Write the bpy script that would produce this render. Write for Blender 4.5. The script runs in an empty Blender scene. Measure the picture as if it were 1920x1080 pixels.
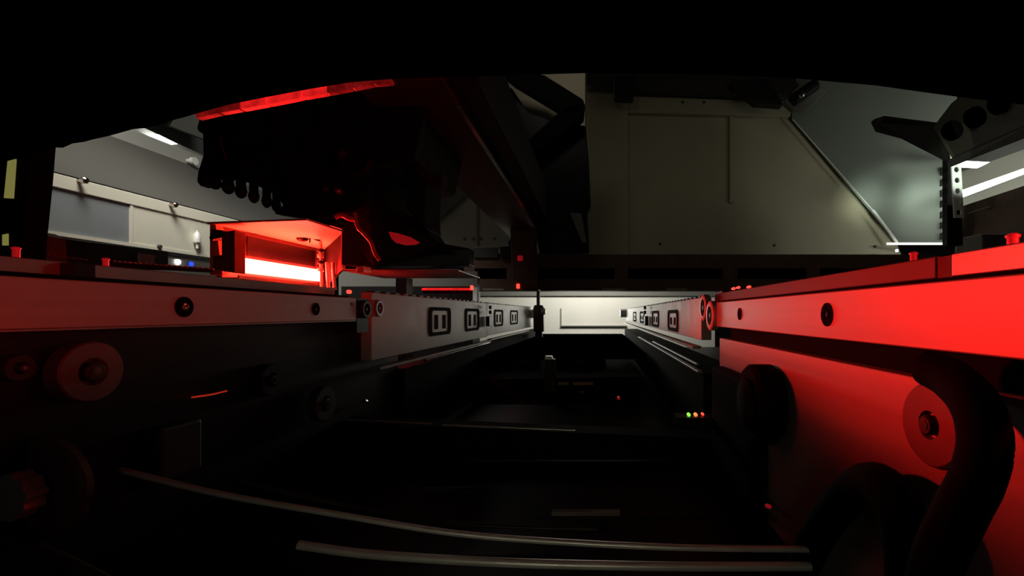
import bpy, bmesh, math, random
from mathutils import Vector, Matrix
random.seed(7)
S = bpy.context.scene
COL = S.collection
F = 860.0            # focal length in pixels of the 1920 wide frame
VX, VY = 1122.0, 588.0   # where the conveyor direction (+Y) vanishes

# ---------------------------------------------------------------- camera, world, exposure
cam = bpy.data.objects.new('camera', bpy.data.cameras.new('camera'))
COL.objects.link(cam)
cam.location = (0, 0, 0); cam.rotation_euler = (math.radians(90), 0, 0)
cam.data.sensor_width = 36; cam.data.lens = F / 1920 * 36
cam.data.shift_x = -(VX - 960) / 1920; cam.data.shift_y = (VY - 540) / 1920
cam.data.clip_start = 0.003; cam.data.clip_end = 50
S.camera = cam
w = bpy.data.worlds.new('world'); S.world = w; w.use_nodes = True
w.node_tree.nodes['Background'].inputs[0].default_value = (0.75, 0.78, 0.7, 1)
w.node_tree.nodes['Background'].inputs[1].default_value = 0.0015
S.view_settings.view_transform = 'Standard'; S.view_settings.look = 'None'
S.view_settings.exposure = 0.0; S.view_settings.gamma = 1.0; S.view_settings.use_curve_mapping = False

def area(name, loc, target, size, power, color=(1, 1, 1), sy=None, spread=180):
    d = bpy.data.lights.new(name, 'AREA'); d.energy = power; d.color = color
    d.shape = 'RECTANGLE'; d.size = size; d.size_y = sy or size; d.spread = math.radians(spread)
    o = bpy.data.objects.new(name, d); COL.objects.link(o); o.location = loc
    o.rotation_euler = (Vector(target) - Vector(loc)).to_track_quat('-Z', 'Y').to_euler()
    return o
# room lamps for the exit, left door and right opening; the LED bar's beam; added fill lamps
area('exit_room_light', (-0.05, 2.15, 0.36), (-0.06, 2.7, -0.05), 0.30, 4.2, (1, 0.97, 0.86), 0.2)
area('exit_channel_light', (-0.06, 2.5, 0.02), (-0.06, 1.0, -0.01), 0.34, 0.85, (1, 0.97, 0.86), 0.12, 150)
area('left_room_light', (-0.62, 0.62, 0.62), (-0.8, 0.95, 0.15), 0.2, 1.5, (1, 0.97, 0.88), 0.2, 90)
area('ceiling_light_left', (-0.75, 2.2, 1.05), (-0.9, 1.1, 0.3), 0.3, 0.8, (0.97, 1, 0.92), 0.3)
area('hood_room_light', (0.75, 0.95, 0.75), (0.80, 2.0, 0.25), 0.5, 0.27, (1, 0.92, 0.74), 0.5)
area('added_entrance_fill', (-0.10, -0.45, 0.06), (0.0, 1.0, -0.1), 0.35, 0.016, (1, 0.93, 0.8), 0.08)  # added lamp behind the camera, unseen, brightens the bottom rods
area('added_rod_fill', (-0.05, -0.2, -0.05), (-0.04, 0.24, -0.12), 0.08, 0.0065, (1, 0.96, 0.66), 0.02, 50)  # added narrow lamp below the rails, aimed at the rods
area('added_cover_fill', (-0.12, 0.85, 0.80), (-0.06, 1.285, 0.60), 0.1, 0.06, (1, 0.93, 0.8), 0.1, 90)  # added unseen lamp to brighten the beige backing
area('outside_light', (1.45, 1.15, 0.30), (1.45, 1.75, 0.42), 0.2, 0.8, (0.95, 1, 0.92), 0.1, 120)
area('added_red_rail_light', (0.165, 0.07, 0.0262), (-0.25, 0.22, 0.015), 0.06, 0.15, (1, 0.03, 0.02), 0.004, 120)  # added red lamp out of view, reddens the left near rail
area('led_bar_beam', (-0.425, 0.655, 0.0565), (0.12, 0.24, 0.0), 0.10, 0.72, (1, 0.010, 0.008), 0.017, 75)
o = area('right_window_light', (1.06, 1.15, 0.40), (1.25, 1.88, 0.475), 0.34, 0.20, (0.84, 1, 0.88), 0.13, 16)
o.rotation_euler.rotate_axis('Z', math.radians(-12))

# ---------------------------------------------------------------- helpers
def W(px, py, Y): return Vector(((px - VX) / F * Y, Y, (VY - py) / F * Y))
def WX(px, py, X):
    Y = F * X / (px - VX); return Vector((X, Y, (VY - py) / F * Y))

def mat(name, col, rough=0.5, metal=0.0, var=0.15, scale=40, bump=0.0, emit=None, strength=0, spec=0.5, stretch=(1, 1, 1), alpha=1, trans=0):
    m = bpy.data.materials.new(name); m.use_nodes = True
    nt = m.node_tree; b = nt.nodes['Principled BSDF']
    tc = nt.nodes.new('ShaderNodeTexCoord'); mp = nt.nodes.new('ShaderNodeMapping')
    mp.inputs['Scale'].default_value = stretch
    nz = nt.nodes.new('ShaderNodeTexNoise'); nz.inputs['Scale'].default_value = scale; nz.inputs['Detail'].default_value = 5
    nt.links.new(tc.outputs['Object'], mp.inputs[0]); nt.links.new(mp.outputs[0], nz.inputs['Vector'])
    cr = nt.nodes.new('ShaderNodeValToRGB')
    cr.color_ramp.elements[0].position = 0.3; cr.color_ramp.elements[1].position = 0.7
    cr.color_ramp.elements[0].color = tuple(c * (1 - var) for c in col) + (1,)
    cr.color_ramp.elements[1].color = tuple(min(1, c * (1 + var)) for c in col) + (1,)
    nt.links.new(nz.outputs['Fac'], cr.inputs[0]); nt.links.new(cr.outputs[0], b.inputs['Base Color'])
    mr = nt.nodes.new('ShaderNodeMapRange'); mr.inputs[3].default_value = max(0.03, rough - 0.07); mr.inputs[4].default_value = min(1, rough + 0.07)
    nt.links.new(nz.outputs['Fac'], mr.inputs[0]); nt.links.new(mr.outputs[0], b.inputs['Roughness'])
    if emit and var >= 0.3: nt.links.new(cr.outputs[0], b.inputs['Emission Color'])
    b.inputs['Metallic'].default_value = metal
    b.inputs['Specular IOR Level'].default_value = spec
    b.inputs['Transmission Weight'].default_value = trans
    if bump:
        bp = nt.nodes.new('ShaderNodeBump'); bp.inputs['Strength'].default_value = bump; bp.inputs['Distance'].default_value = 0.001
        nt.links.new(nz.outputs['Fac'], bp.inputs['Height']); nt.links.new(bp.outputs[0], b.inputs['Normal'])
    if emit:
        b.inputs['Emission Color'].default_value = emit + (1,); b.inputs['Emission Strength'].default_value = strength
    return m
ALU = mat('brushed_aluminium', (0.55, 0.53, 0.50), 0.42, 0.35, 0.06, 60, 0.05, stretch=(1, 0.05, 3))
ALUD = mat('satin_aluminium', (0.44, 0.43, 0.40), 0.38, 0.7, 0.1, 50)
STEEL = mat('polished_steel', (0.6, 0.58, 0.54), 0.2, 1.0, 0.1, 70)
PLATE = mat('white_coated_rail', (0.72, 0.71, 0.65), 0.5, 0.1, 0.05, 40)
BLK = mat('black_anodised', (0.012, 0.011, 0.011), 0.45, 0.0, 0.3, 60, spec=0.3)
BLKM = mat('matte_black', (0.006, 0.005, 0.005), 0.85, 0.0, 0.3, 60, spec=0.08)
RUB = mat('black_rubber', (0.012, 0.012, 0.012), 0.6, 0.0, 0.3, 80, 0.1, spec=0.25)
DGREY = mat('dark_grey_steel', (0.05, 0.045, 0.042), 0.5, 0.2, 0.2, 50)
BROWN = mat('brown_painted_beam', (0.13, 0.065, 0.045), 0.55, 0.1, 0.2, 40)
KHAKI = mat('khaki_painted_steel', (0.42, 0.38, 0.25), 0.6, 0.0, 0.06, 6)
HOODG = mat('grey_green_painted_hood', (0.30, 0.33, 0.28), 0.55, 0.0, 0.05, 6)
CREAM = mat('cream_paint', (0.62, 0.60, 0.50), 0.6, 0.0, 0.04, 8)
GREYP = mat('grey_paint', (0.22, 0.22, 0.20), 0.6, 0.0, 0.05, 8)
WHITE = mat('white_paint', (0.8, 0.79, 0.73), 0.6, 0.0, 0.03, 8)
GLASSY = mat('tinted_pane', (0.22, 0.24, 0.25), 0.3, 0.0, 0.12, 7)
REDPL = mat('red_reflection_glow', (0.75, 0.03, 0.04), 0.35, 0.0, 0.1, 60, emit=(1, .02, .03), strength=0.15)
SILV = mat('silver_white_fitting', (0.7, 0.7, 0.66), 0.35, 0.3, 0.1, 60)
COVERM = mat('black_flocked_cover', (0.0012, 0.001, 0.001), 0.9, spec=0.0)
SLOPEM = mat('dark_grey_hood_paint', (0.055, 0.052, 0.045), 0.6, var=0.05, scale=6)
BOXD = mat('dark_housing', (0.11, 0.04, 0.04), 0.45, 0.0, 0.1, 30)
OLIVE = mat('dark_olive_bracket', (0.040, 0.036, 0.020), 0.6, var=0.1)
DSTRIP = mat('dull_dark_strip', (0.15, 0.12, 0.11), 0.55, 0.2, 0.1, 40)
BARM = mat('red_led_diffuser', (0.9, 0.3, 0.3), 0.5, emit=(1, 0.030, 0.018), strength=85)
BOXM = mat('reflective_light_housing', (0.80, 0.72, 0.50), 0.5, 0.2, 0.05, 30)
LEDR = mat('red_led', (0.9, 0.1, 0.1), 0.4, emit=(1, 0.05, 0.03), strength=2.2)
LEDG = mat('green_led', (0.1, 0.9, 0.1), 0.4, emit=(0.25, 0.9, 0.05), strength=1.5)
LEDO = mat('orange_led', (0.9, 0.5, 0.1), 0.4, emit=(1, 0.25, 0.05), strength=1.3)
LEDB = mat('blue_led', (0.1, 0.2, 0.9), 0.4, emit=(0.02, 0.08, 1), strength=1.2)
STRIPM = mat('red_glow', (0.75, 0.012, 0.012), 0.4, emit=(1, 0.015, 0.015), strength=0.85, var=0.35, scale=130)
STRIPD = mat('dim_red_glow', (0.35, 0.01, 0.01), 0.4, emit=(1, 0.01, 0.01), strength=0.3, var=0.6, scale=130)
DISC = mat('worn_steel_disc', (0.22, 0.19, 0.17), 0.5, 0.4, 0.1, 60)
GLINT = mat('white_glint_glow', (1, 1, 1), 0.5, emit=(1, 1, 0.95), strength=2.5)  # glow for the lit ledge and rivet, neither is a lamp
LAMPS = mat('lit_fluorescent_tube', (1, 1, 1), 0.5, emit=(0.95, 1, 0.95), strength=4)
YEL = mat('yellow_green_indicator', (0.5, 0.5, 0.12), 0.4, emit=(0.45, 0.45, 0.12), strength=0.35)
YELD = mat('yellow_label_edge', (0.5, 0.33, 0.08), 0.5)
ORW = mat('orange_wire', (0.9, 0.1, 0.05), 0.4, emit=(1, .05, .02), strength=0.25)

def obj(name, bm, m, parent=None, smooth=False, bevel=0.0):
    me = bpy.data.meshes.new(name)
    bmesh.ops.recalc_face_normals(bm, faces=bm.faces)
    bm.to_mesh(me); bm.free(); me.materials.append(m)
    if smooth:
        for p in me.polygons: p.use_smooth = True
        me.set_sharp_from_angle(angle=math.radians(32))
    o = bpy.data.objects.new(name, me); COL.objects.link(o)
    if parent:
        o.parent = parent; o.matrix_parent_inverse = Matrix.Translation(-parent.location) if parent.type == 'EMPTY' else Matrix.Identity(4)
    if bevel:
        md = o.modifiers.new('bevel', 'BEVEL'); md.width = bevel; md.segments = 2; md.limit_method = 'ANGLE'
    return o
def thing(name, label, cat, loc=(0, 0, 0), group=None):
    o = bpy.data.objects.new(name, None); COL.objects.link(o); o.location = loc; o.empty_display_size = 0.01
    return tag(o, label, cat, group)
def tag(o, label, cat, group=None):
    o['label'] = label; o['category'] = cat
    if group: o['group'] = group
    return o
def struct(o): o['kind'] = 'structure'; return o
def N(): return bmesh.new()
def box(bm, x0, x1, y0, y1, z0, z1):
    v = [bm.verts.new((x, y, z)) for x in (x0, x1) for y in (y0, y1) for z in (z0, z1)]
    for f in ((0, 1, 3, 2), (4, 6, 7, 5), (0, 4, 5, 1), (2, 3, 7, 6), (0, 2, 6, 4), (1, 5, 7, 3)): bm.faces.new([v[i] for i in f])
    return bm
def slab(bm, pts, off):
    """a solid: the outline pts and the same outline moved by off"""
    off = Vector(off); a = [bm.verts.new(p) for p in pts]; b = [bm.verts.new(Vector(p) + off) for p in pts]
    bm.faces.new(a); bm.faces.new(b[::-1]); n = len(pts)
    for i in range(n): bm.faces.new((a[i], b[i], b[(i + 1) % n], a[(i + 1) % n]))
    return bm
def sil(bm, pp, Y, th): return slab(bm, [W(x, y, Y) for x, y in pp], (0, th, 0))
def ringlathe(bm, c, ax, prof, seg=32):
    """prof: (distance along axis, radius) list revolved about ax through c"""
    c = Vector(c); ax = Vector(ax).normalized(); u = ax.orthogonal().normalized(); v = ax.cross(u); rows = []
    for t, r in prof:
        rows.append([bm.verts.new(c + ax * t + (u * math.cos(k * 2 * math.pi / seg) + v * math.sin(k * 2 * math.pi / seg)) * max(r, 1e-5)) for k in range(seg)])
    for a, b in zip(rows, rows[1:]):
        for k in range(seg): bm.faces.new((a[k], a[(k + 1) % seg], b[(k + 1) % seg], b[k]))
    bm.faces.new(rows[0][::-1]); bm.faces.new(rows[-1]); return bm
def cyl(bm, p0, p1, r, seg=20, r1=None):
    p0 = Vector(p0); p1 = Vector(p1); L = (p1 - p0).length
    return ringlathe(bm, p0, p1 - p0, [(0, r * 0.9), (min(r * 0.1, L / 4), r), (L - min(r * 0.1, L / 4), r1 or r), (L, (r1 or r) * 0.9)], seg)
def spl(pts, n=8):
    P = [Vector(p) for p in pts]; P = [P[0] * 2 - P[1]] + P + [P[-1] * 2 - P[-2]]; out = []
    for i in range(1, len(P) - 2):
        for k in range(n):
            t = k / n; a, b, c, d = P[i - 1:i + 3]
            out.append(0.5 * ((2 * b) + (c - a) * t + (2 * a - 5 * b + 4 * c - d) * t * t + (3 * b - a - 3 * c + d) * t ** 3))
    out.append(P[-2]); return out
def tube(bm, pts, r, seg=12, n=8):
    P = spl(pts, n); up = Vector((0.02, 0.03, 1)); rows = []
    for i, p in enumerate(P):
        t = (P[min(i + 1, len(P) - 1)] - P[max(i - 1, 0)]).normalized()
        u = t.cross(up); u = u.normalized() if u.length > 0.05 else t.orthogonal().normalized(); v = t.cross(u)
        rows.append([bm.verts.new(p + (u * math.cos(k * 2 * math.pi / seg) + v * math.sin(k * 2 * math.pi / seg)) * r) for k in range(seg)])
    for a, b in zip(rows, rows[1:]):
        for k in range(seg): bm.faces.new((a[k], a[(k + 1) % seg], b[(k + 1) % seg], b[k]))
    bm.faces.new(rows[0][::-1]); bm.faces.new(rows[-1]); return bm
def frame(bm, x, y0, y1, z0, z1, r, t, th):
    """rounded rectangular ring standing on the plane x, th thick along x"""
    def rr(y0, y1, z0, z1, r):
        out = []
        for cy, cz, a0 in ((y1 - r, z1 - r, 0), (y0 + r, z1 - r, 90), (y0 + r, z0 + r, 180), (y1 - r, z0 + r, 270)):
            for k in range(5):
                a = math.radians(a0 + k * 22.5); out.append((cy + r * math.cos(a), cz + r * math.sin(a)))
        return out
    o = rr(y0, y1, z0, z1, r); ty = t * 2.0
    i = rr(y0 + ty, y1 - ty, z0 + t, z1 - t, r * 0.5); n = len(o)
    A = [[bm.verts.new((xx, a, b)) for a, b in ring] for ring in (o, i) for xx in (x, x + th)]
    for k in range(n):
        j = (k + 1) % n
        bm.faces.new((A[0][k], A[0][j], A[2][j], A[2][k])); bm.faces.new((A[1][k], A[3][k], A[3][j], A[1][j]))
        bm.faces.new((A[0][k], A[1][k], A[1][j], A[0][j])); bm.faces.new((A[2][k], A[2][j], A[3][j], A[3][k]))
    return bm

# ---------------------------------------------------------------- enclosure of the machine
struct(obj('floor', box(N(), -1.7, 1.5, -0.2, 2.06, -0.17, -0.15), BLK))
# room wall past the exit
e = N(); box(e, -0.75, 0.66, 2.6, 2.62, -0.5, 0.25); struct(obj('wall_exit', e, WHITE))
struct(obj('trim_1', box(N(), -0.215, -0.209, 2.592, 2.6, -0.07, 0.03), GREYP))
struct(obj('trim_2', box(N(), -0.215, 0.16, 2.585, 2.6, -0.073, -0.067), GREYP))
# back wall of the hood: flat panel with raised border, cut by the diagonal at its right
b = N()
Yb = 2.0
slab(b, [W(1095, 120, Yb), W(1480, 120, Yb), W(1483, 222, Yb), W(1680, 452, Yb), W(1700, 505, Yb), W(1095, 492, Yb)], (0, 0.02, 0))
wb = struct(obj('wall_back', b, KHAKI))
b = N()
slab(b, [W(1100, 120, Yb - .03), W(1178, 120, Yb - .03), W(1178, 480, Yb - .03), W(1104, 480, Yb - .03)], (0, 0.028, 0))
slab(b, [W(1178, 180, Yb - .03), W(1490, 190, Yb - .03), W(1482, 218, Yb - .03), W(1178, 211, Yb - .03)], (0, 0.028, 0))
obj('raised_border', b, KHAKI, wb, bevel=0.004)
obj('seam_strip', slab(N(), [W(1368, 212, Yb - .012), W(1376, 212, Yb - .012), W(1376, 380, Yb - .012), W(1368, 380, Yb - .012)], (0, 0.01, 0)), KHAKI, wb, bevel=.002)
for x, y in ((1280, 192), (1320, 192), (1238, 457), (1452, 460), (1640, 462)):
    obj('screw', ringlathe(N(), W(x, y, Yb - .03 if y < 200 else Yb), (0, -1, 0), [(0, .006), (.003, .006), (.004, .003)], 12), DGREY, wb)
# left half of the back wall with its fold
b = N(); slab(b, [W(660, 290, Yb), W(780, 290, Yb), W(905, 330, Yb), W(1000, 440, Yb), W(1000, 500, Yb), W(660, 500, Yb)], (0, 0.02, 0))
wl = struct(obj('wall_back_left', b, CREAM))
b = N(); slab(b, [W(770, 300, Yb - .06), W(905, 300, Yb - .06), W(883, 357, Yb - .06), W(805, 425, Yb - .06), W(770, 450, Yb - .06)], (0, 0.03, 0))
obj('folded_flap', b, GREYP, wl)
obj('seam_strip', slab(N(), [W(895, 375, Yb - .01), W(898, 375, Yb - .01), W(898, 470, Yb - .01), W(895, 470, Yb - .01)], (0, .01, 0)), GREYP, wl)
for x, y in ((872, 448), (888, 448), (928, 448), (903, 448)):
    obj('screw', ringlathe(N(), W(x, y, Yb), (0, -1, 0), [(0, .007), (.004, .007), (.006, .003)], 10), GREYP, wl)
# right side of the hood, angled towards the camera
b = N()
A_, B_, C_ = W(1484, 222, 1.98), W(1681, 455, 1.98), W(1788, 458, 1.86)
nrm = (B_ - A_).cross(C_ - A_).normalized()
def onp(px, py):
    d_ = W(px, py, 1.0); return d_ * (A_.dot(nrm) / d_.dot(nrm))
slab(b, [A_, B_, C_, onp(1796, 120), onp(1496, 120)], (0.012, 0.02, 0))
wr = struct(obj('wall_right', b, HOODG))
b = N()
for k in range(7): slab(b, [onp(1762, 318 + k * 20), onp(1778, 316 + k * 20), onp(1778, 328 + k * 20), onp(1762, 330 + k * 20)], (-.006, -.02, 0))
obj('edge_teeth', b, DGREY, wr)
# lower side panel and right side panel under the right opening
struct(obj('wall_left', box(N(), -1.62, -1.6, 0.9, 2.6, -0.17, 1.3), GREYP))
b = N(); slab(b, [W(1800, 388, 1.45), W(1960, 335, 1.1), W(1960, 520, 1.1), W(1790, 520, 1.45)], (0.01, 0.02, 0))
struct(obj('wall_right_lower', b, BROWN))
struct(obj('wall_right_bottom', slab(N(), [W(1690, 500, 1.9), W(1800, 500, 1.5), W(1800, 640, 1.5), W(1690, 640, 1.9)], (0.01, .02, 0)), BLK))

# header above the panel with clips
b = N(); sil(b, [(1100, 120), (1480, 120), (1520, 150), (1480, 178), (1100, 160)], 1.9, 0.05)
tag(obj('hood_header_bar', b, DGREY), 'dark grey header bar across the top of the khaki back panel', 'bar')
for i, (pp, lab) in enumerate((
    ([(1150, 140), (1192, 143), (1188, 184), (1152, 182)], 'dark square clip at the left end of the header bar, above the khaki panel'),
    ([(1372, 150), (1440, 148), (1470, 196), (1418, 192)], 'dark angled clip on the header bar right of the panel middle'))):
    c = N(); sil(c, pp, 1.84, 0.05); tag(obj('hood_clip', c, BLK, bevel=.004), lab, 'clip')
h = thing('hinge_bracket', 'dark hinge bracket with a bright pin at the top of the diagonal edge', 'bracket', W(1500, 180, 1.8))
obj('hinge_plate', sil(N(), [(1470, 190), (1500, 158), (1545, 146), (1560, 160), (1515, 208), (1488, 206)], 1.8, .03), GREYP, h, bevel=.003)
obj('hinge_barrel', cyl(N(), W(1486, 188, 1.78), W(1530, 158, 1.78), .022), BLK, h, True)
obj('hinge_pin', ringlathe(N(), W(1502, 178, 1.75), (0, -1, 0), [(0, .012), (.01, .012), (.016, .006)], 14), STEEL, h, True)
# diagonal edge rod with its foot ledge
g = thing('diagonal_stay', 'thin pale diagonal stay running down the edge of the khaki panel', 'stay', W(1680, 455, 1.93))
obj('stay_rod', cyl(N(), W(1486, 224, 1.95), W(1636, 394, 1.94), .0026), WHITE, g, True)
obj('stay_lower_rod', cyl(N(), W(1636, 394, 1.94), W(1682, 455, 1.93), .0062), WHITE, g, True)
g = thing('bright_ledge', 'thin bright white ledge where the diagonal stay ends', 'ledge', W(1730, 457, 1.8))
b = N(); slab(b, [W(1668, 455, 1.92), W(1775, 455, 1.82), W(1775, 459, 1.82), W(1668, 459, 1.92)], (-.012, 0, 0)); obj('lip', b, GLINT, g)  # strong light on the ledge put in as glow
g['label'] = 'thin white ledge, its bright glint put in as glow, where the diagonal stay ends'
obj('tip_rod', cyl(N(), W(1775, 457, 1.82), W(1800, 458, 1.80), .002), SILV, g)
tag(obj('bright_rivet', ringlathe(N(), W(1681, 470, 1.9), (0, -1, 0), [(0, .006), (.004, .006), (.007, .002)], 12), GLINT, None, True), 'tiny bright dot just under the end of the diagonal stay', 'rivet')  # bright spot on the rivet put in as glow

# perforated strip at the edge of the right opening
b = N()
Yp = 1.35
x0a, x0b = 1783, 1801
for k in range(6):
    ya = 288 + k * 20.0
    # each cell: plate with an eight sided hole
    o = [(x0a + k * 1.1, ya), (x0b + k * 1.1, ya), (x0b + (k + 1) * 1.1, ya + 20), (x0a + (k + 1) * 1.1, ya + 20)]
    cx = sum(p[0] for p in o) / 4; cy = ya + 10
    inn = [(cx + 5 * math.cos(a), cy + 5.4 * math.sin(a)) for a in [math.radians(225 + 45 * j) for j in range(8)]]
    for dy in (0, .004):
        O = [b.verts.new(W(x, y, Yp) + Vector((0, dy, 0))) for x, y in o]; I = [b.verts.new(W(x, y, Yp) + Vector((0, dy, 0))) for x, y in inn]
        for j in range(4):
            b.faces.new((O[j], I[j * 2], I[j * 2 + 1])); b.faces.new((O[j], I[j * 2 + 1], I[(j * 2 + 2) % 8], O[(j + 1) % 4]))
        if dy: 
            for j in range(8): b.faces.new((I0[j], I0[(j + 1) % 8], I[(j + 1) % 8], I[j]))
            for j in range(4): b.faces.new((O0[j], O0[(j + 1) % 4], O[(j + 1) % 4], O[j]))
        O0, I0 = O, I
tag(obj('perforated_strip', b, WHITE), 'pale vertical steel strip with a row of round holes beside the right opening', 'strip')
tag(obj('strip_backing', slab(N(), [W(1776, 285, 1.42), W(1797, 285, 1.42), W(1806, 460, 1.42), W(1776, 460, 1.42)], (0, .02, 0)), BLK), 'black post behind the perforated strip at the right', 'post')
# dark bracket with big holes at upper right
g = thing('holed_bracket', 'dark slanted bracket with large round holes in the upper right corner', 'bracket', W(1840, 230, 1.0))
obj('bracket_plate', slab(N(), [W(1790, 190, 1.25), W(1840, 150, 1.1), W(1960, 150, .95), W(1960, 228, .95), W(1795, 300, 1.25), W(1755, 235, 1.3)], (0, .012, 0)), OLIVE, g, bevel=.002)
obj('bracket_flange', slab(N(), [W(1795, 290, 1.24), W(1960, 218, .94), W(1960, 240, .94), W(1798, 304, 1.24)], (0, .03, -.004)), DGREY, g)
for x, y, rr, Y in ((1789, 243, 18, 1.2), (1832, 218, 19, 1.1), (1878, 192, 19, 1.0)):
    obj('hole', ringlathe(N(), W(x, y, Y - .02), (0, 1, 0), [(0, rr / F * Y * .95), (.001, rr / F * Y), (.012, rr / F * Y)], 28), COVERM, g, True)
tag(obj('latch_arm', slab(N(), [W(1640, 222, 1.6), W(1660, 216, 1.6), W(1760, 228, 1.35), W(1790, 300, 1.35), W(1700, 255, 1.5), W(1650, 242, 1.6)], (0, .03, 0)), BLK, bevel=.006), 'dark rounded latch arm reaching left from the holed bracket', 'arm')

# what is seen through the right opening
g = thing('outside_panel', 'pale cream panel with a slanted seam outside the right opening', 'panel', W(1870, 320, 1.7))
obj('panel_face', slab(N(), [W(1780, 290, 1.9), W(1990, 250, 1.6), W(1990, 400, 1.6), W(1780, 410, 1.9)], (0, .02, 0)), CREAM, g)
obj('upper_band', slab(N(), [W(1780, 310, 1.88), W(1990, 215, 1.58), W(1990, 255, 1.58), W(1780, 330, 1.88)], (0, .02, 0)), GREYP, g)
for i, (pp, Y, lab) in enumerate(((((1800, 372), (1930, 323), (1930, 312), (1800, 358)), 1.55, 'long white fluorescent lamp seen low in the right opening'),
                               (((1798, 301), (1856, 304), (1838, 313), (1802, 311)), 1.6, 'short white ceiling lamp at the corner of the right opening'))):
    tag(obj('fluorescent_lamp', sil(N(), [(x, y) for x, y in pp], Y, .015), LAMPS), lab, 'lamp')
tag(obj('grey_box', sil(N(), [(1842, 437), (1890, 438), (1890, 730), (1844, 730)], .9, .05), CREAM, bevel=.003), 'small plain grey box above the red rail at the far right', 'box')
tag(obj('thin_rod', cyl(N(), W(1815, 400, 1.385), W(1858, 387, 1.285), .0015), ALUD), 'thin pale rod on the dark panel at the right', 'rod')

# ---------------------------------------------------------------- near conveyor rails
def screw(parent, x, y, z, side, r=.0048):
    ax = (side, 0, 0)
    s = obj('screw', ringlathe(N(), (x, y, z), ax, [(-.001, r), (.0004, r), (.0006, r * .85), (.0001, r * .6)], 28), BLKM, parent, True)
    obj('socket', ringlathe(N(), (x, y, z), ax, [(-.001, r * .42), (.0009, r * .42), (.0011, r * .34), (.0004, r * .25)], 6), STEEL, s)
g = thing('conveyor_rail', 'long flat red-lit near rail on the left, with two dark screws', 'rail', (-.255, .25, -.007))
obj('rail_bar', box(N(), -.262, -.25, .02, .474, -.0068, .0160), ALU, g, bevel=.0006)
screw(g, -.25, WX(345, 575, -.25).y, .0040, 1, .0062); screw(g, -.25, WX(592, 577, -.25).y, .0040, 1, .0055)
for px in (660,): obj('pin_hole', ringlathe(N(), WX(px, 570, -.25), (1, 0, 0), [(-.001, .0016), (.0004, .0016)], 12), BLK, g)
obj('bottom_chamfer', box(N(), -.262, -.2503, .02, .474, -.0078, -.0069), ALUD, g)
g = thing('conveyor_rail', 'long bright red rail on the right, with two dark screws', 'rail', (.126, .25, -.013))
obj('rail_bar', box(N(), .12, .132, .02, .466, -.0132, .0114), ALU, g, bevel=.0006)
screw(g, .12, WX(1551, 592, .12).y, -.0005, -1, .0062); screw(g, .12, WX(1387, 587, .12).y, -.0003, -1, .0052)
# guide strips on top of the rails
tag(obj('guide_strip', box(N(), -.285, -.270, .02, .47, .0185, .0262), ALUD, bevel=.0005), 'greyish guide strip on top of the left near rail', 'strip')
tag(obj('shadow_base', box(N(), -.285, -.256, .02, .47, .0161, .0184), BLKM), 'thin black shade strip in the gap between left rail and its guide strip', 'shade strip')  # dark strip put in for the shade of the gap
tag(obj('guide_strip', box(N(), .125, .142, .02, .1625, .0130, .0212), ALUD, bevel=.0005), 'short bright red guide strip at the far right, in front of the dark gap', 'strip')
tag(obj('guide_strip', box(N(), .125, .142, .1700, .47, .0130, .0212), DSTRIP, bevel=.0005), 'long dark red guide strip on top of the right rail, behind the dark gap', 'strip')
tag(obj('shadow_base', box(N(), .124, .142, .02, .462, .0116, .0129), BLKM), 'thin black shade strip in the gap between right rail and its guide strips', 'shade strip')  # shade of the right gap put in as a black strip
tag(obj('joint_block', box(N(), .1255, .140, .1627, .1698, .0130, .0208), BLK), 'small black joint block in the gap between the right guide strips', 'block')
tag(obj('joint_block', box(N(), -.2695, -.262, *(sorted((WX(112, 500, -.27).y, WX(150, 500, -.27).y))), .0186, .0255), BLK), 'small black joint block on the left guide strip', 'block')
def pin(x, y, z0, z1, r, lab):
    g = thing('guide_pin', lab, 'pin', (x, y, z0), 'red guide pins on the rails')
    obj('pin_shaft', cyl(N(), (x, y, z0), (x, y, z1), r), REDPL, g, True)
    obj('pin_cap', ringlathe(N(), (x, y, z1), (0, 0, 1), [(0, r * 1.25), (r * .5, r * 1.3), (r * .9, r * .7)], 16), REDPL, g, True)
pin(-.276, WX(198, 490, -.276).y, .0262, .0300, .0013, 'red pin on the left guide strip right of the black joint block')
pin(-.276, WX(30, 470, -.276).y, .0262, .0305, .0013, 'red pin at the far left end of the left guide strip')
pin(.131, WX(1713, 480, .131).y, .0212, .0245, .0013, 'red pin on the right guide strip just left of its dark gap')
pin(.131, WX(1899, 450, .131).y, .0212, .0240, .0015, 'large red pin at the far right edge, on the short bright strip')
for px, py, X in ((1376, 541, .15), (1385, 539, .16), (1366, 551, .135), (1405, 538, .16)):
    o = obj('indicator_light', ringlathe(N(), WX(px, py, X) + Vector((0, 0, 0)), (0, -1, 0), [(-.006, .0012), (0, .0016), (.002, .0014), (.003, .0007)], 12), LEDR, None, True)
    tag(o, {1376: 'tiny red light behind the right rail, in the middle of the pair', 1385: 'tiny red light behind the right rail, right one of the close pair', 1366: 'lowest tiny red light behind the right rail near the rail joint', 1405: 'tiny red light behind the right rail, apart from the other three'}[px], 'light', 'tiny red lights behind the right rail')
tag(obj('sensor_mount', box(N(), .127, .20, .47, .50, .010, .024), DGREY, bevel=.001), 'dark mounting plate under the tiny red lights on the right', 'plate')

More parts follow.
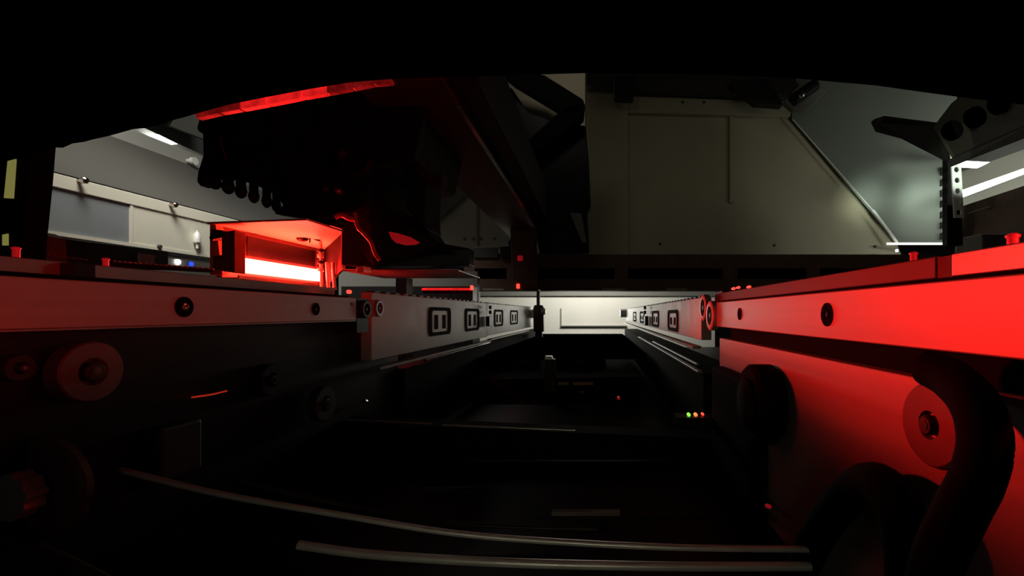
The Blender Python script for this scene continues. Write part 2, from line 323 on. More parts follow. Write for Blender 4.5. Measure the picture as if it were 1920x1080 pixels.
# left side plate (black) and its rollers
tag(obj('side_plate', box(N(), -.275, -.262, .02, .60, -.15, -.0079), BLK), 'black side plate beneath the left rail', 'plate')
def roller(c, side, r, lab, m=DISC, hub=.4, th=.008):
    g = thing('guide_roller', lab, 'roller', c)
    ax = Vector((side, 0, 0)); c = Vector(c)
    b = ringlathe(N(), c, ax, [(-th, r), (-.0008, r), (0, r * .95), (0, r * hub * 1.15), (-.0015, r * hub), (-.004, r * hub * .98)], 48)
    obj('disc', b, m, g, True)
    hx = obj('hub_screw', ringlathe(N(), c, ax, [(-.004, r * hub * .8), (.0008, r * hub * .8), (.0016, r * hub * .65)], 28), DGREY, g, True)
    obj('hex_socket', ringlathe(N(), c, ax, [(-.001, r * hub * .45), (.0019, r * hub * .42), (.0019, r * hub * .2)], 6), STEEL, hx)
    return g
roller(WX(176, 697, -.252), 1, .0150, 'red-lit round roller with a hex socket under the left rail')
roller(WX(512, 712, -.255), 1, .0125, 'dim dark roller beneath the left rail, right of the red line', RUB)
roller(WX(612, 757, -.25), 1, .016, 'dim wheel at the lower end of the left side plate', DGREY)
roller(WX(40, 690, -.258), 1, .006, 'small dim bolt disc at the far left under the rail', DGREY)
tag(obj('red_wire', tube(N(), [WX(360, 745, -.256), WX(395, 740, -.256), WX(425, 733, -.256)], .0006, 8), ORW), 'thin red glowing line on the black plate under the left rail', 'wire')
tag(obj('cable_clamp', box(N(), -.262, -.250, .262, .29, -.098, -.066), DGREY, bevel=.002), 'dim dark clamp block low on the left side plate', 'clamp')

# right lower side plate with roller and cable
b = N(); box(b, .1215, .129, .02, .46, -.15, -.0245)
tag(obj('side_plate', b, ALU, bevel=.0006), 'red-lit metal side plate below the right rail', 'plate')
tag(obj('recess_shade', box(N(), .1325, .16, .02, .46, -.05, -.0134), BLKM), 'recess strip, its shade put in as black, between right rail and lower side plate', 'strip')  # shadow of the recess put in as matte black
roller(WX(1741, 797, .1195), -1, .0150, 'red-lit round roller on the right side plate beside the black cable', DISC, .30)
g = tag(obj('black_cable', tube(N(), [W(1745, 690, .16), W(1785, 712, .15), W(1828, 758, .137), W(1846, 825, .131), W(1832, 895, .131), W(1800, 960, .131), W(1755, 1060, .133), W(1725, 1200, .14)], .0066, 24), BLKM, None, True), 'thick black cable arching down over the right side plate', 'cable')
tag(obj('black_hose', tube(N(), [WX(1470, 1150, .112), WX(1530, 1010, .112), WX(1590, 930, .111), WX(1635, 905, .110), WX(1672, 930, .109), WX(1700, 1000, .109), WX(1712, 1150, .109)], .0080, 20), BLKM, None, True), 'dark hose loop at the lower right, left of the thick cable', 'hose')
g = thing('drive_motor', 'black rounded drive motor on the right side plate near the rail joint', 'motor', (.11, .316, -.09))
obj('motor_body', cyl(N(), (.1214, .316, -.062), (.103, .316, -.062), .027, 40), BLKM, g, True)
obj('motor_cap', cyl(N(), (.103, .316, -.062), (.100, .316, -.062), .018, 40), BLKM, g, True)
obj('mount_block', box(N(), .108, .1214, .326, .44, -.15, -.05), BLKM, g, bevel=.003)

# pulleys at the joint
def ring(px, py, X, r, side, lab, m=PLATE):
    c = WX(px, py, X); g = thing('belt_pulley', lab, 'pulley', c)
    obj('rim', ringlathe(N(), c, (side, 0, 0), [(-.006, r), (0, r), (.0006, r * .93), (.0006, r * .66), (-.003, r * .62), (-.003, .001)], 40), m, g, True)
    obj('axle', ringlathe(N(), c, (side, 0, 0), [(-.003, r * .35), (-.001, r * .35), (0, r * .2)], 20), BLK, g, True)
    obj('hub', ringlathe(N(), c, (side, 0, 0), [(-.003, r * .6), (-.0025, r * .6), (-.002, r * .45)], 28), BLKM, g, True)
ring(1331, 592, .117, .0155, -1, 'pale belt pulley on the right at the rail joint, nearer the bright red rail')
ring(1318, 577, .118, .0150, -1, 'pale belt pulley on the right at the rail joint, beside the white rail')
ring(712, 578, -.248, .0095, 1, 'dim grey pulley on the left at the rail joint, beside the far rail', ALUD)
ring(688, 580, -.248, .0095, 1, 'dim dark pulley on the left at the end of the near rail', DGREY)
tag(obj('joint_plate', box(N(), -.262, -.2505, .476, .50, -.02, .016), BLK), 'black joint plate between the left near and far rails', 'plate')

# far rails with oval slots
def far_rail(side, X, y0, y1, z0, z1, slots, lab, zs):
    g = thing('slotted_rail', lab, 'rail', (X, (y0 + y1) / 2, z0), 'slotted rails beyond the joint')
    x0, x1 = (X - .012, X) if side > 0 else (X, X + .012)
    obj('rail_plate', box(N(), x0, x1, y0, y1, z0, z1), PLATE, g, bevel=.0008)
    for a, b_ in slots:
        xs = X; th = .0012 * side; t = .0055
        fr = obj('slot_frame', frame(N(), xs, a, b_, zs[0], zs[1], .010, t, th), BLKM, g)
        m = (a + b_) / 2; L = (b_ - a) / 2 - t * 2
        for s in (-1, 1):
            ya, yb = sorted((m + s * L * .30, m + s * L * .62))
            obj('slot_opening', box(N(), min(xs, xs + th * .6), max(xs, xs + th * .6), ya, yb, zs[0] + .010, zs[1] - .012), BLKM, fr)
    n = N(); k = y0 + .01
    while k < y1 - .02:
        box(n, x0 + .001, x1 - .001, k, k + .012, z1, z1 + .002); k += .026
    obj('chain_guide', n, DGREY, g)
    obj('lower_flange', box(N(), min(X, X + side * .010), max(X, X + side * .010), y0, y1, z0 - .010, z0 - .007), ALUD, g)
far_rail(1, -.25, .505, 1.028, -.052, .0235, [(.676, .775), (.86, .96)], 'left white slotted rail just beyond the joint, two dark rounded slots', (-.034, .010))
far_rail(1, -.25, 1.03, 1.74, -.050, .0235, [(1.10, 1.20), (1.30, 1.42)], 'left white slotted rail at the far end before the exit', (-.032, .010))
far_rail(-1, .12, .535, 1.108, -.0310, .0190, [(.69, .79), (.91, 1.02)], 'right white slotted rail just beyond the joint, two dark rounded slots', (-.028, .006))
far_rail(-1, .12, 1.11, 1.98, -.0310, .0190, [(1.20, 1.32), (1.45, 1.58)], 'right white slotted rail at the far end before the exit', (-.026, .006))
for X, Y, s, lab in ((-.243, 1.02, 1, 'small black clamp with dots between the two left slotted rails'), (.114, 1.095, -1, 'small black clamp between the two right slotted rails')):
    g = thing('rail_clamp', lab, 'clamp', (X, Y, -.02))
    obj('clamp_block', box(N(), X - .004, X + .004, Y - .014, Y + .014, -.028, -.006), BLK, g, bevel=.001)
    obj('clamp_screw', cyl(N(), (X, Y, .003), (X + s * .006, Y, .003), .004, 14), BLK, g, True)
    obj('clamp_screw', cyl(N(), (X, Y, .014), (X + s * .006, Y, .014), .004, 14), BLK, g, True)
tag(obj('end_roller', cyl(N(), (.095, 1.99, .002), (.135, 1.99, .002), .018, 24), SILV, None, True), 'white roller at the far end of the right slotted rail', 'roller')
tag(obj('end_roller', cyl(N(), (-.270, 1.78, .000), (-.222, 1.78, .000), .017, 24), SILV, None, True), 'pale roller at the far end of the left slotted rail', 'roller')
# post standing before the exit
g = thing('exit_post', 'dark brown post with a wide lower body standing left of the white exit', 'post', (-.23, 1.72, -.15))
obj('post_body', sil(N(), [(1002, 572), (1016, 572), (1019, 578), (1019, 622), (1000, 622), (1000, 577)], 1.70, .03), BROWN, g, bevel=.002)
obj('post_rod', sil(N(), [(1006, 530), (1012, 530), (1012, 572), (1006, 572)], 1.71, .01), BROWN, g)
obj('post_knob', ringlathe(N(), W(1020, 584, 1.70), (1, 0, 0), [(-.01, .012), (.003, .012), (.006, .007)], 16), SILV, g, True)
obj('post_foot', sil(N(), [(1004, 620), (1016, 620), (1018, 664), (1002, 664)], 1.71, .02), BLK, g)
# right inner ledges that glint
for x0, x1, z, y0, y1, lab in ((.108, .1135, -.0625, .50, 1.25, 'thin shiny belt edge on the right, the inner one of two'), (.1175, .1215, -.060, .55, 1.00, 'thin shiny belt edge on the right, the outer one under the slotted rail')):
    tag(obj('belt_edge', box(N(), x0, x1, y0, y1, z - .003, z), ALUD, bevel=.0006), lab, 'belt')
tag(obj('belt_edge', box(N(), -.252, -.247, .66, 1.05, -.069, -.0655), STEEL, bevel=.0006), 'thin shiny belt edge below the left slotted rail', 'belt')
tag(obj('belt_carrier', box(N(), .1145, .17, .50, 2.0, -.149, -.066), BLKM), 'black carrier under the right slotted rails', 'carrier')
tag(obj('belt_carrier', box(N(), -.30, -.254, .602, 2.0, -.149, -.072), BLKM), 'black carrier under the left slotted rails', 'carrier')
tag(obj('transfer_table', box(N(), -.246, .106, 1.0, 2.0, -.10, -.088), COVERM, bevel=.002), 'dark flat transfer table in front of the white exit', 'table')
tag(obj('table_support', box(N(), -.15, .02, 1.3, 1.8, -.149, -.101), BLK), 'black support block under the transfer table', 'block')

# ---------------------------------------------------------------- stuff down in the channel
def crossbar(pts, r, m, lab, name='cross_rod', cat='rod'):
    return tag(obj(name, tube(N(), pts, r, 16), m, None, True), lab, cat)
crossbar([W(225, 882, .236), W(420, 928, .24), W(640, 966, .24), W(830, 997, .24), W(1000, 1013, .24), W(1250, 1026, .235), W(1515, 1030, .233)], .0016, SILV, 'long curved pale rod sweeping across the bottom from lower left')
crossbar([W(450, 903, .30), W(600, 938, .30), W(720, 963, .30), W(900, 985, .30), W(1120, 992, .30)], .0014, DGREY, 'dimmer curved dark rod just above the long pale rod', 'cross_rod')
crossbar([W(560, 1022, .232), W(700, 1040, .232), W(950, 1055, .23), W(1250, 1062, .23), W(1520, 1062, .23)], .0022, SILV, 'thick grey rod along the bottom edge, nearest to the viewer')
crossbar([W(0, 1010, .2), W(110, 1050, .2), W(230, 1110, .2)], .003, DGREY, 'dim rod crossing the bottom left corner')
g = thing('cross_beam', 'dark cross beam with a thin bright top edge across the lower channel', 'beam', (0, .45, -.13))
obj('beam_body', slab(N(), [W(600, 790, .46), W(830, 801, .46), W(1340, 822, .46), W(1340, 862, .46), W(600, 862, .46)], (0, .03, 0)), BLKM, g)
obj('bright_edge', cyl(N(), W(640, 786, .458), W(812, 795, .458), .0009, 10), ALUD, g, True)
obj('bright_edge', cyl(N(), W(830, 797, .458), W(1080, 807, .458), .0011, 10), ALUD, g, True)
tag(obj('label_plate', box(N(), *sorted((W(1035, 958, .33).x, W(1162, 958, .33).x)), .328, .333, W(0, 965, .33).z, W(0, 958, .33).z), ALUD), 'thin pale metal strip low in the middle of the channel', 'strip')
tag(obj('lower_shelf', slab(N(), [W(700, 975, .335), W(1450, 968, .335), W(1450, 1000, .335), W(700, 1000, .335)], (0, .05, 0)), BLK), 'dark shelf below the thin pale strip in the channel', 'shelf')
g = thing('support_pillar', 'dark upright pillar with a shiny top in the middle of the channel', 'pillar', W(1031, 728, .78))
obj('pillar_body', sil(N(), [(1022, 674), (1040, 674), (1043, 735), (1020, 735)], .78, .02), BLK, g, bevel=.001)
obj('pillar_cap', sil(N(), [(1022, 668), (1034, 668), (1036, 673), (1021, 673)], .779, .015), STEEL, g)
g = thing('board_carrier', 'low dark carrier plate with small pale patches behind the pillar', 'carrier', (-.03, .82, -.12))
obj('carrier_plate', sil(N(), [(880, 712), (1200, 706), (1200, 760), (880, 760)], .80, .10), BLKM, g)
for a, b_ in ((1046, 1066), (1074, 1112)): obj('pale_patch', sil(N(), [(a, 717), (b_, 716), (b_, 722), (a, 722)], .798, .002), KHAKI, g)
for px, py, Y, m, r, lab in ((1292, 778, .44, LEDG, 3, 'tiny green light low on the right of the channel'), (1305, 778, .44, LEDO, 3.2, 'tiny orange light between the green and the red ones'), (1318, 777, .44, LEDR, 2.4, 'tiny red light right of the orange one in the channel'), (1160, 747, .55, REDPL, 3, 'tiny red light alone near the middle of the channel'), (1386, 779, .44, REDPL, 2.2, 'faint reddish dot right of the three coloured lights')):
    tag(obj('indicator_light', ringlathe(N(), W(px, py, Y), (0, -1, 0), [(-.004, r / F * Y), (0, r / F * Y), (.0012, r / F * Y * .5)], 14), m, None, True), lab, 'light')
tag(obj('control_board', sil(N(), [(1270, 783), (1400, 783), (1400, 800), (1270, 800)], .435, .02), BLK), 'black circuit board carrying the coloured lights', 'board')
for px, py, Y in ((1091, 736, .6), (683, 752, .5), (1328, 739, .5), (1443, 950, .24), (1434, 760, .33)):
    tag(obj('bolt', ringlathe(N(), W(px, py, Y), (0, -1, .3), [(-.004, 4 / F * Y), (0, 4 / F * Y), (.001, 2 / F * Y)], 8), STEEL if px != 1443 else REDPL, None, True),
        {1091: 'tiny glinting bolt in the middle of the channel', 683: 'tiny glinting bolt left in the channel below the left rail joint', 1328: 'tiny glinting bolt above the coloured lights', 1443: 'small reddish bolt at the lower right beside the dark gap', 1434: 'tiny bolt on the black motor at the right'}[px], 'bolt')
# toothed wheel at lower left
g = thing('cogwheel', 'pale toothed wheel at the lower left edge, cut by the frame', 'wheel', W(10, 940, .2))
c = W(5, 935, .2); b = N(); pts = []
for k in range(40):
    r = .0108 if k % 4 < 2 else .0095; a = k * math.pi / 20; pts.append(c + Vector((math.cos(a) * r, 0, math.sin(a) * r)))
slab(b, pts, (0, .008, 0)); obj('gear', b, SILV, g)
obj('back_disc', cyl(N(), c + Vector((0, .010, 0)), c + Vector((0, .016, 0)), .024, 48), BROWN, g, True)

# ---------------------------------------------------------------- red light unit above the left rail
g = thing('light_unit', 'red-lit open box with a white-hot glowing bar above the left rail', 'light unit', (-.3, .48, .03))
pl = N(); slab(pl, [(-.343, .402, .0785), (-.2475, .389, .0790), (-.2475, .447, .0790), (-.335, .572, .0790), (-.343, .575, .0785)], (0, 0, .0018)); obj('top_plate', pl, BOXM, g)
obj('back_plate', box(N(), -.343, -.338, .412, .575, .0300, .0784), BOXD, g)
pl = N(); slab(pl, [(-.249, .447, .0789), (-.336, .562, .0789), (-.336, .562, .030), (-.249, .447, .0440)], (.001, .002, 0)); obj('end_plate', pl, BLKM, g)
obj('end_edge', box(N(), -.2492, -.2475, .444, .449, .044, .0789), BOXM, g)
obj('left_end', slab(N(), [(-.343, .405, .0784), (-.343, .405, .034), (-.332, .405, .034), (-.338, .405, .0784)], (0, .008, 0)), BOXM, g)
obj('inner_frame', box(N(), -.338, -.3365, .44, .545, .0555, .0745), BLK, g)
obj('glow_bar', box(N(), -.3365, -.330, .4185, .549, .0385, .0520), BARM, g, bevel=.001)
obj('bar_tray', box(N(), -.343, -.322, .41, .565, .0290, .0325), BOXM, g)
obj('tray_lip', box(N(), -.3225, -.321, .41, .54, .0320, .0345), BOXM, g)
obj('rear_hook', slab(N(), [W(392, 445, .40), W(402, 430, .40), W(418, 432, .40), W(418, 445, .40), W(400, 448, .40), W(396, 455, .40)], (0, .01, 0)), DGREY, g)
obj('side_block', slab(N(), [W(404, 480, .40), W(416, 478, .40), W(416, 435, .40), W(440, 432, .40), W(440, 512, .40), W(404, 506, .40)], (0, .012, 0)), BROWN, g)
# valve column at the right end of the unit
g = thing('valve_column', 'slim upright column of fittings at the right end of the light unit', 'column', (-.29, .50, .03))
cx, cy = W(602, 500, .49).x, .49
obj('column_rod', cyl(N(), W(601, 452, .49), W(603, 540, .49), .0016), SILV, g, True)
for k, yy in enumerate((470, 480, 492, 506)): obj('fitting', ringlathe(N(), W(601, yy, .49), (0, 0, 1), [(-.0016, .0034), (.0016, .0034), (.0022, .002)], 12), SILV if k % 2 else BLK, g)
for xx in (613, 624): obj('side_tube', cyl(N(), W(xx, 492, .485), W(xx + 3, 540, .485), .0018), SILV, g, True)
obj('arm', tube(N(), [W(601, 452, .49), W(590, 448, .485), W(578, 441, .48), W(562, 441, .475)], .0010, 8), BLK, g)
obj('knob', ringlathe(N(), W(567, 443, .478), (0, -1, 0), [(-.003, .0055), (.002, .006), (.004, .004)], 20), BLK, g, True)
obj('arm_pin', cyl(N(), W(581, 440, .48), W(581, 455, .48), .0007), BLK, g)
for root in [o for o in COL.objects if o.name in ('light_unit', 'valve_column')]:
    root.location = root.location * 1.364; root.scale = (1.364,) * 3
tag(obj('indicator_light', ringlathe(N(), W(653, 547, .46), (0, -1, 0), [(-.003, .002), (0, .002), (.001, .001)], 12), LEDR, None, True), 'small bright red dot at the end of the left rail below the light unit', 'light')

# ---------------------------------------------------------------- placement head
g = thing('placement_head', 'large black placement head above the red light unit', 'machine head', W(600, 380, .62))
out = [(366, 205), (372, 226), (368, 238), (370, 246), (379, 250), (380, 290), (370, 322), (368, 340), (374, 349), (384, 346), (390, 332), (440, 334), (478, 346), (512, 364), (530, 384), (512, 400), (560, 408), (640, 408), (690, 385), (690, 312), (775, 300), (800, 200), (800, 120), (366, 120)]
obj('head_housing', sil(N(), out, .56, .014), BLK, g, bevel=.002)
obj('head_body', sil(N(), [(380, 205), (380, 240), (455, 250), (560, 370), (640, 400), (688, 384), (688, 312), (770, 300), (790, 200), (790, 120), (380, 120)], .575, .18), BLK, g, bevel=.003)
obj('side_lower', slab(N(), [W(560, 405, .57), W(690, 374, .57), W(760, 400, .60), W(800, 420, .66), (W(825, 455, .7)), W(880, 465, .8), W(880, 497, .8), W(700, 500, .6), W(640, 497, .57), W(640, 430, .57)], (0, .03, 0)), BLK, g, bevel=.002)
obj('side_column', sil(N(), [(762, 260), (800, 255), (800, 350), (797, 400), (800, 432), (762, 392)], .62, .06), BLK, g, bevel=.003)
obj('front_boss', ringlathe(N(), W(668, 302, .552), (0, -1, 0), [(-.004, .022), (.006, .022), (.008, .018), (.004, .012), (-.002, .011)], 32), BLK, g, True)
obj('hook', slab(N(), [W(778, 262, .60), W(788, 266, .60), W(790, 312, .60), (W(812, 330, .60)), W(830, 322, .60), W(830, 350, .60), W(810, 352, .60), W(778, 318, .60)], (0, .02, 0)), DGREY, g, bevel=.002)
obj('housing_rib', tube(N(), [W(413, 258, .555), W(418, 280, .555), W(425, 300, .555)], .0008, 8), ALUD, g)
for x, y in ((610, 354), (634, 358)): obj('bolt_head', ringlathe(N(), W(x, y, .556), (0, -1, 0), [(-.004, .004), (.002, .004), (.004, .002)], 10), ALUD if x > 620 else DGREY, g, True)
# row of nozzle tips: each a part of the head
for k, (x, y) in enumerate(((403, 345), (428, 354), (452, 362), (476, 371), (500, 380), (518, 388))):
    p = W(x, y, .58 + k * .004); r = .0075 - k * .0004
    n = obj('nozzle', ringlathe(N(), p, (0, 0, -1), [(-.03, r * .8), (-.008, r * .8), (-.005, r * .9), (-.002, r), (.003, r * .85), (.006, r * .45), (.007, r * .1)], 24), BLK, g, True)
    obj('nozzle_glint', ringlathe(N(), p + Vector((.001, -r, -.001)), (0, -1, 0), [(-.001, .0012), (.0004, .0009)], 10), STEEL, n, True)
# lit cables and red reflection on the head
def wire(pts, r, m, lab): return tag(obj('cable', tube(N(), pts, r, 10), m, None, True), lab, 'cable')
RC = mat('red_lit_cable', (0.8, 0.2, 0.18), 0.4, emit=(1, .01, .01), strength=.0)
wire([W(666, 400, .555), W(668, 415, .552), W(672, 428, .55), W(682, 438, .55), W(696, 455, .55), W(703, 475, .55), W(712, 488, .55)], .0022, RC, 'red-lit cable curling down the right of the light unit')
wire([W(628, 408, .55), W(640, 403, .552), W(655, 410, .553), W(668, 412, .555)], .0030, RC, 'short red-lit cable loop above the light unit')
obj('red_reflection', sil(N(), [(728, 434), (745, 437), (768, 444), (785, 454), (776, 458), (758, 459), (742, 455), (733, 447)], .565, .006), REDPL, g, bevel=.001)['label'] = 'dark red half-round reflection'  # red reflection on the head modelled as a red piece
tag(obj('under_plate', slab(N(), [W(640, 508, .60), W(860, 508, .60), W(900, 522, .75), W(720, 522, .75)], (0, 0, .0025)), ALU, bevel=.0008), 'flat red-lit plate right of the light unit, under the head', 'plate')
tag(obj('hanging_block', sil(N(), [(668, 500), (682, 498), (682, 510), (668, 511)], .58, .02), ALU, bevel=.001), 'small red-lit block under the head beside the light unit', 'block')
# pale background objects under the plate, far behind
b = N(); box(b, W(635, 0, 1.2).x, W(895, 0, 1.2).x, 1.2, 1.22, -.15, W(0, 509, 1.2).z)
tag(obj('rear_cover', b, GREYP), 'pale cover visible in the gap right of the light unit', 'cover')
tag(obj('mounting_foot', sil(N(), [(742, 521), (762, 521), (762, 731), (742, 731)], .9, .03), BLK), 'small black foot in the gap under the head', 'foot')
tag(obj('dark_ledge', box(N(), W(640, 0, 1.15).x, -.315, 1.15, 1.19, -.15, W(0, 537, 1.15).z), BLK), 'dark ledge behind the left slotted rail, below the pale cover', 'ledge')
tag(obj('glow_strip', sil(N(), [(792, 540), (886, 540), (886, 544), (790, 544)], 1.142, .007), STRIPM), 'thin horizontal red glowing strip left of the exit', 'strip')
for x, y, Y, lab in ((884, 539, 1.135, 'small red pin at the right end of the thin red strip'), (971, 536, 1.346, 'tiny red dot on the cross beam above the exit post'), (975, 484, 1.296, 'red square light on the brown block under the long beam')):
    tag(obj('indicator_light', sil(N(), [(x - 5, y - 5), (x + 5, y - 5), (x + 5, y + 5), (x - 5, y + 5)] if y == 484 else [(x - 3, y - 4), (x + 3, y - 4), (x + 3, y + 5), (x - 3, y + 5)], Y, .006), LEDR if y > 500 else REDPL, bevel=.002), lab, 'light')

# ---------------------------------------------------------------- beams overhead
g = thing('gantry_beam', 'long brownish beam running back overhead towards the exit', 'beam', (-.2, 1.0, .2))
def pr(x0, x1, z0, z1, y0, y1, dz=0): return slab(N(), [(x0, y0, z0), (x1, y0, z0), (x1, y0, z1), (x0, y0, z1)], (0, y1 - y0, dz))
obj('beam_body', pr(-.275, -.170, .255, .36, .50, 1.46, -.02), BROWN, g, bevel=.002)
obj('side_channel', pr(-.1695, -.135, .262, .35, .52, 1.44, -.02), DGREY, g, bevel=.002)
obj('linear_guide', pr(-.172, -.166, .250, .2545, .55, 1.40, -.02), STEEL, g)
for a, b_ in (((890, 335), (918, 316)), ((890, 336), (905, 360)), ((912, 365), (922, 372))):
    obj('label_edge', cyl(N(), W(*a, .86) , W(*b_, .90), .0012, 8), YELD, g)
tag(obj('gantry_end_block', sil(N(), [(956, 430), (1005, 430), (1010, 545), (960, 520)], 1.30, .05), BROWN, bevel=.003), 'reddish brown block under the far end of the long beam', 'block')
# black cover right of the beam
g = thing('bellows_cover', 'black folded cover hanging between the long beam and khaki panel', 'cover', W(1050, 300, 1.2))
obj('cover_body', sil(N(), [(880, 130), (960, 165), (990, 210), (1060, 230), (1098, 235), (1104, 300), (1108, 385), (1102, 400), (1105, 470), (1010, 470), (990, 380)], 1.22, .06), BLK, g, bevel=.004)
obj('fold_arm', slab(N(), [W(905, 110, 1.18), W(1022, 140, 1.18), W(1094, 185, 1.18), W(1096, 215, 1.18), W(1060, 215, 1.18), W(965, 158, 1.18)], (0, .03, 0)), BLKM, g, bevel=.006)
obj('fold_arm', slab(N(), [W(1062, 195, 1.18), W(1097, 190, 1.18), W(1094, 222, 1.18), W(990, 300, 1.18), W(960, 290, 1.18)], (0, .03, 0)), BLKM, g, bevel=.006)
obj('beige_backing', sil(N(), [(920, 125), (1097, 125), (1097, 232), (985, 225)], 1.285, .02), KHAKI, g)
obj('lower_bracket', slab(N(), [W(1068, 398, 1.21), W(1090, 400, 1.21), W(1100, 455, 1.21), W(1092, 455, 1.21)], (0, .01, 0)), GREYP, g)

# cross beam with slots
g = thing('slotted_beam', 'dark brown cross beam with long dark slots above the exit', 'beam', (0, 1.35, .07))
Yc = 1.35
def Z(py): return W(0, py, Yc).z
def Xp(px): return W(px, 0, Yc).x
b = N(); X0, X1 = Xp(870), Xp(1760)
box(b, X0, X1, Yc, Yc + .05, Z(503), Z(477)); box(b, X0, X1, Yc, Yc + .05, Z(545), Z(523))
for a, c in ((870, 890), (950, 972), (1152, 1178), (1356, 1383), (1512, 1538), (1622, 1650)): box(b, Xp(a), Xp(c), Yc, Yc + .05, Z(523), Z(503))
obj('beam_body', b, BROWN, g)
obj('slot_backing', box(N(), X0, X1, Yc + .051, Yc + .06, Z(545), Z(480)), BLKM, g)
for a, c in ((1128, 1172), (1250, 1288), (905, 944)): obj('edge_label', sil(N(), [(a, 541), (c, 541), (c, 544), (a, 544)], Yc - .001, .001), KHAKI, g)
struct(obj('trim_3', box(N(), -.75, .66, 2.585, 2.599, .100, .125), GREYP))
tag(obj('small_box', sil(N(), [(888, 463), (934, 463), (934, 484), (888, 484)], 1.34, .04), DGREY, bevel=.002), 'small grey box on the cross beam below the cream panel', 'box')
tag(obj('small_box', sil(N(), [(936, 462), (985, 460), (985, 484), (938, 484)], 1.33, .04), BLK, bevel=.002), 'black box on the cross beam under the long brown beam', 'box')
tag(obj('round_knob', ringlathe(N(), W(961, 456, 1.32), (0, -1, 0), [(-.01, .012), (.004, .012), (.007, .007)], 20), BLK, None, True), 'small black knob at the lower end of the long brown beam', 'knob')
g = thing('support_leg', 'dark support post carrying the cross beam at its left end', 'post', (Xp(880), Yc, -.15))
obj('leg_plate', box(N(), -.40, -.36, Yc + .005, Yc + .045, -.15, Z(546)), BLK, g)
g = thing('support_leg', 'dark support post carrying the cross beam at its right end', 'post', (Xp(1745), Yc, -.15))
obj('leg_plate', box(N(), .93, .97, Yc + .005, Yc + .045, -.15, Z(546)), BLK, g)

# overhead cover near the camera
edge = [(-60, 318), (0, 304), (30, 297), (60, 290), (80, 284), (100, 276), (118, 277), (136, 269), (158, 266), (176, 261), (200, 256), (222, 250), (250, 242), (272, 240), (300, 234), (322, 226), (345, 220), (372, 212), (430, 196), (500, 182), (580, 167), (660, 154), (740, 148), (900, 143), (1100, 137), (1300, 138), (1480, 146), (1640, 160), (1740, 174), (1830, 186), (1920, 196), (2000, 212)]
b = N(); sil(b, edge + [(2000, -120), (-60, -120)], .34, -.10)
tag(obj('overhead_cover', b, COVERM), 'black overhead cover filling the whole top of the view', 'cover')
g = thing('red_lit_edge', 'slanted segmented red-lit edge under the overhead cover, its light put in as glow', 'lit edge', W(540, 185, .36))  # red light falling on the cable edge, put in as glow
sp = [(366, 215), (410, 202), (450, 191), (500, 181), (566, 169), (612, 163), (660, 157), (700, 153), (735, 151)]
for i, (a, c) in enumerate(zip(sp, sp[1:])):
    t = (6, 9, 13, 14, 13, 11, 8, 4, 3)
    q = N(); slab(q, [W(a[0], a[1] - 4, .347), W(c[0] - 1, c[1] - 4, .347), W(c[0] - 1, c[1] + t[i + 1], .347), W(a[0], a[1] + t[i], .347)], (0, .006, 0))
    obj('edge_segment', q, STRIPM if 1 < i < 5 else STRIPD, g, bevel=.0008)

# ---------------------------------------------------------------- left side: post, door, room
g = thing('left_post', 'black upright post at the far left edge with a yellow-green window', 'post', W(25, 500, .45))
obj('post_body', sil(N(), [(-70, 230), (62, 230), (54, 330), (42, 450), (40, 500), (-70, 500)], .45, .02), BLKM, g)
obj('indicator_window', slab(N(), [W(14, 302, .448), W(29, 298, .448), W(24, 372, .448), W(7, 371, .448)], (0, .001, 0)), YEL, g)
obj('indicator_window', sil(N(), [(4, 440), (14, 438), (14, 460), (4, 460)], .448, .001), YEL, g)
XD = -.80
def D(px, py, X=XD): return WX(px, py, X)
def dz(y0, y1, z0, z1, X=XD, th=.01): return box(N(), X - th, X, y0, y1, z0, z1)
g = thing('side_door', 'grey framed side door with tinted window at the left', 'door', (XD, .8, .11))
y0, y1 = .55, 1.25
obj('top_frame', dz(y0, y1, .1865, .207), CREAM, g, bevel=.001)
obj('bottom_frame', dz(y0, y1, .115, .121), CREAM, g)
obj('pane', dz(.60, .79, .1212, .1863, XD - .003, .004), GLASSY, g)
obj('pane_divider', dz(.785, .79, .1212, .1863, XD - .001, .004), CREAM, g)
obj('cream_panel', dz(.79, 1.25, .1212, .1863, XD - .002, .006), CREAM, g)
for px, zz in ((147, .205), (318, .203)):
    p = D(px, 380); kb = obj('latch_knob', ringlathe(N(), (XD, p.y, zz), (1, 0, 0), [(0, .003), (.006, .003), (.006, .005), (.012, .005), (.014, .003)], 16), STEEL, g, True)
obj('corner_plate', slab(N(), [D(42, 410), D(62, 432), D(42, 434)], (.001, 0, 0)), WHITE, g)
obj('reflection_stem', cyl(N(), (XD + .004, D(366, 450).y, .129), (XD + .004, D(366, 450).y, .165), .0022), SILV, g, True)  # lamp reflection on the pane modelled as a pale fitting
obj('lamp_reflection', ringlathe(N(), (XD + .004, D(366, 450).y, .138), (0, 0, 1), [(0, .003), (.003, .006), (.018, .006), (.024, .0025)], 14), SILV, g, True)
obj('screw', ringlathe(N(), (XD, D(298, 467).y, .122), (1, 0, 0), [(0, .004), (.004, .003)], 10), DGREY, g)
g = thing('door_sill', 'dark sill under the left side door', 'sill', (XD, .9, .11))
obj('sill_bar', dz(.55, 1.30, .108, .1148, XD + .004, .014), BLK, g)
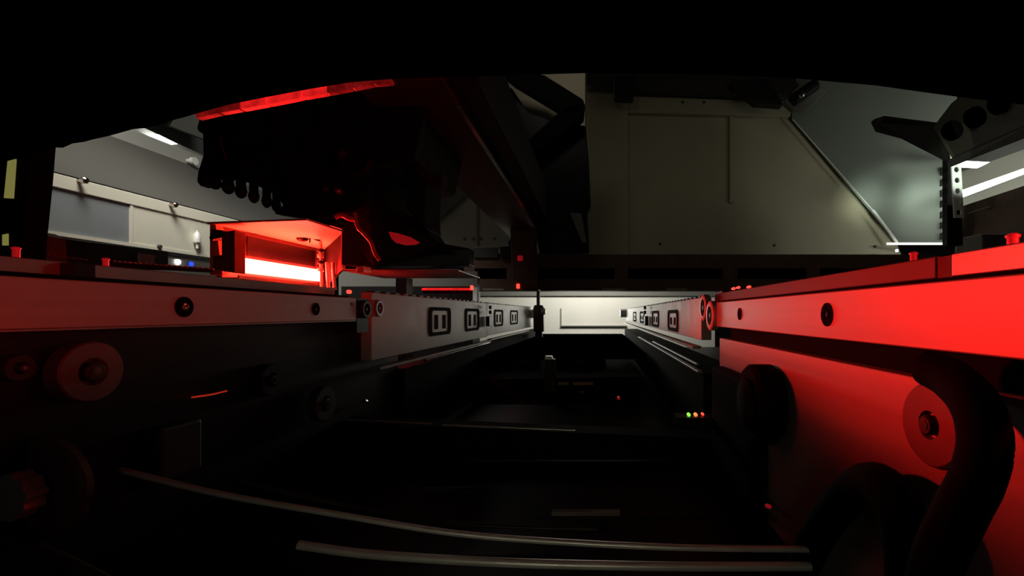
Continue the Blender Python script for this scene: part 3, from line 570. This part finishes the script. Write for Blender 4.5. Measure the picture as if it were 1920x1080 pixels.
# hood slope over the door
def strip3(x0, z0, x1, z1, ya, yb, th=.006): return slab(N(), [(x0, ya, z0), (x0, yb, z0), (x1, yb, z1), (x1, ya, z1)], (-th, 0, th))
tag(obj('hood_slope', strip3(-.80, .209, -.95, .345, .5, 1.6), SLOPEM), 'dull grey sloping hood panel above the side door', 'panel')
tag(obj('upper_hood_panel', strip3(-.951, .346, -.953, .373, .7, 1.8), GREYP), 'grey rim running along the top of the sloping hood panel', 'rim')
tag(obj('rim_knob', ringlathe(N(), WX(352, 302, -.95), (1, 0, 0), [(0, .005), (.010, .005), (.010, .009), (.018, .009)], 14), SILV, None, True), 'small silver knob on the grey rim above the hood panel', 'knob')
g = thing('ceiling_lamp', 'bright white strip lamp above the left hood rim', 'lamp', WX(305, 262, -1.15))
obj('lamp_tube', slab(N(), [WX(281, 254, -1.15), WX(297, 252, -1.15), WX(333, 270, -1.15), WX(318, 272, -1.15)], (-.01, 0, 0)), LAMPS, g)
obj('lamp_housing', slab(N(), [WX(240, 240, -1.17), WX(262, 236, -1.17), WX(400, 300, -1.17), WX(400, 306, -1.17)], (-.01, 0, 0)), WHITE, g)
struct(obj('ceiling', slab(N(), [WX(200, 130, -1.3), WX(420, 130, -1.3), WX(420, 330, -1.3), WX(200, 300, -1.3)], (-.02, 0, 0)), GREYP))
tag(obj('ceiling_panel', slab(N(), [WX(318, 236, -1.25), WX(340, 200, -1.25), WX(420, 200, -1.25), WX(420, 275, -1.25)], (-.01, 0, 0)), CREAM), 'pale triangular ceiling piece beside the placement head', 'panel')
# lower left clutter
g = thing('feeder_bank', 'black feeder block with a dashed pale rack behind the left rail', 'feeder', W(160, 480, .5))
obj('feeder_body', slab(N(), [W(64, 440, .50), W(250, 462, .62), W(250, 500, .62), W(64, 498, .50)], (0, .05, 0)), BLK, g)
b = N()
for k in range(8): sil(b, [(70 + k * 12, 475 + k * 1.4), (79 + k * 12, 476 + k * 1.4), (79 + k * 12, 478 + k * 1.4), (70 + k * 12, 477 + k * 1.4)], .498, .001)
obj('rack_teeth', b, SILV, g)
obj('side_post', sil(N(), [(42, 430), (64, 440), (66, 500), (42, 500)], .50, .03), BROWN, g)
obj('white_bracket', sil(N(), [(243, 473), (264, 476), (262, 500), (243, 498)], .62, .02), GREYP, g)
b = N(); obj('belt_band', slab(N(), [W(205, 490, .45), W(400, 505, .50), W(400, 511, .50), W(205, 500, .45)], (0, .01, 0)), RUB, g)
for k in range(20):
    t = k / 19; sil(b, [(208 + t * 185, 488 + t * 14.5), (214 + t * 185, 488.5 + t * 14.5), (214 + t * 185, 491 + t * 14.5), (208 + t * 185, 490.5 + t * 14.5)], .448 + t * .05, .002)
obj('belt_teeth', b, ALUD, g)
tag(obj('back_counter', box(N(), -1.03, -.99, WX(262, 0, -.99).y, 1.25, -.15, .128), CREAM), 'pale counter visible low through the left opening', 'counter')
tag(obj('dark_box', slab(N(), [WX(276, 486, -.98), WX(308, 484, -.98), WX(308, 494, -.98), WX(276, 497, -.98)], (-.0105, 0, 0)), DGREY), 'small dark box on the pale counter beside the oval lamp', 'box')
tag(obj('oval_lamp', ringlathe(N(), WX(335, 491, -.9862), (1, 0, 0), [(-.004, .006), (0, .006), (.002, .004)], 24), LAMPS, None, True), 'bright white oval lamp low behind the left rail', 'lamp').scale = (1, 1, 1)
tag(obj('blue_light', ringlathe(N(), WX(360, 495, -.9868), (1, 0, 0), [(-.004, .005), (0, .005), (.002, .003)], 20), LEDB, None, True), 'small blue light just right of the oval lamp', 'light')
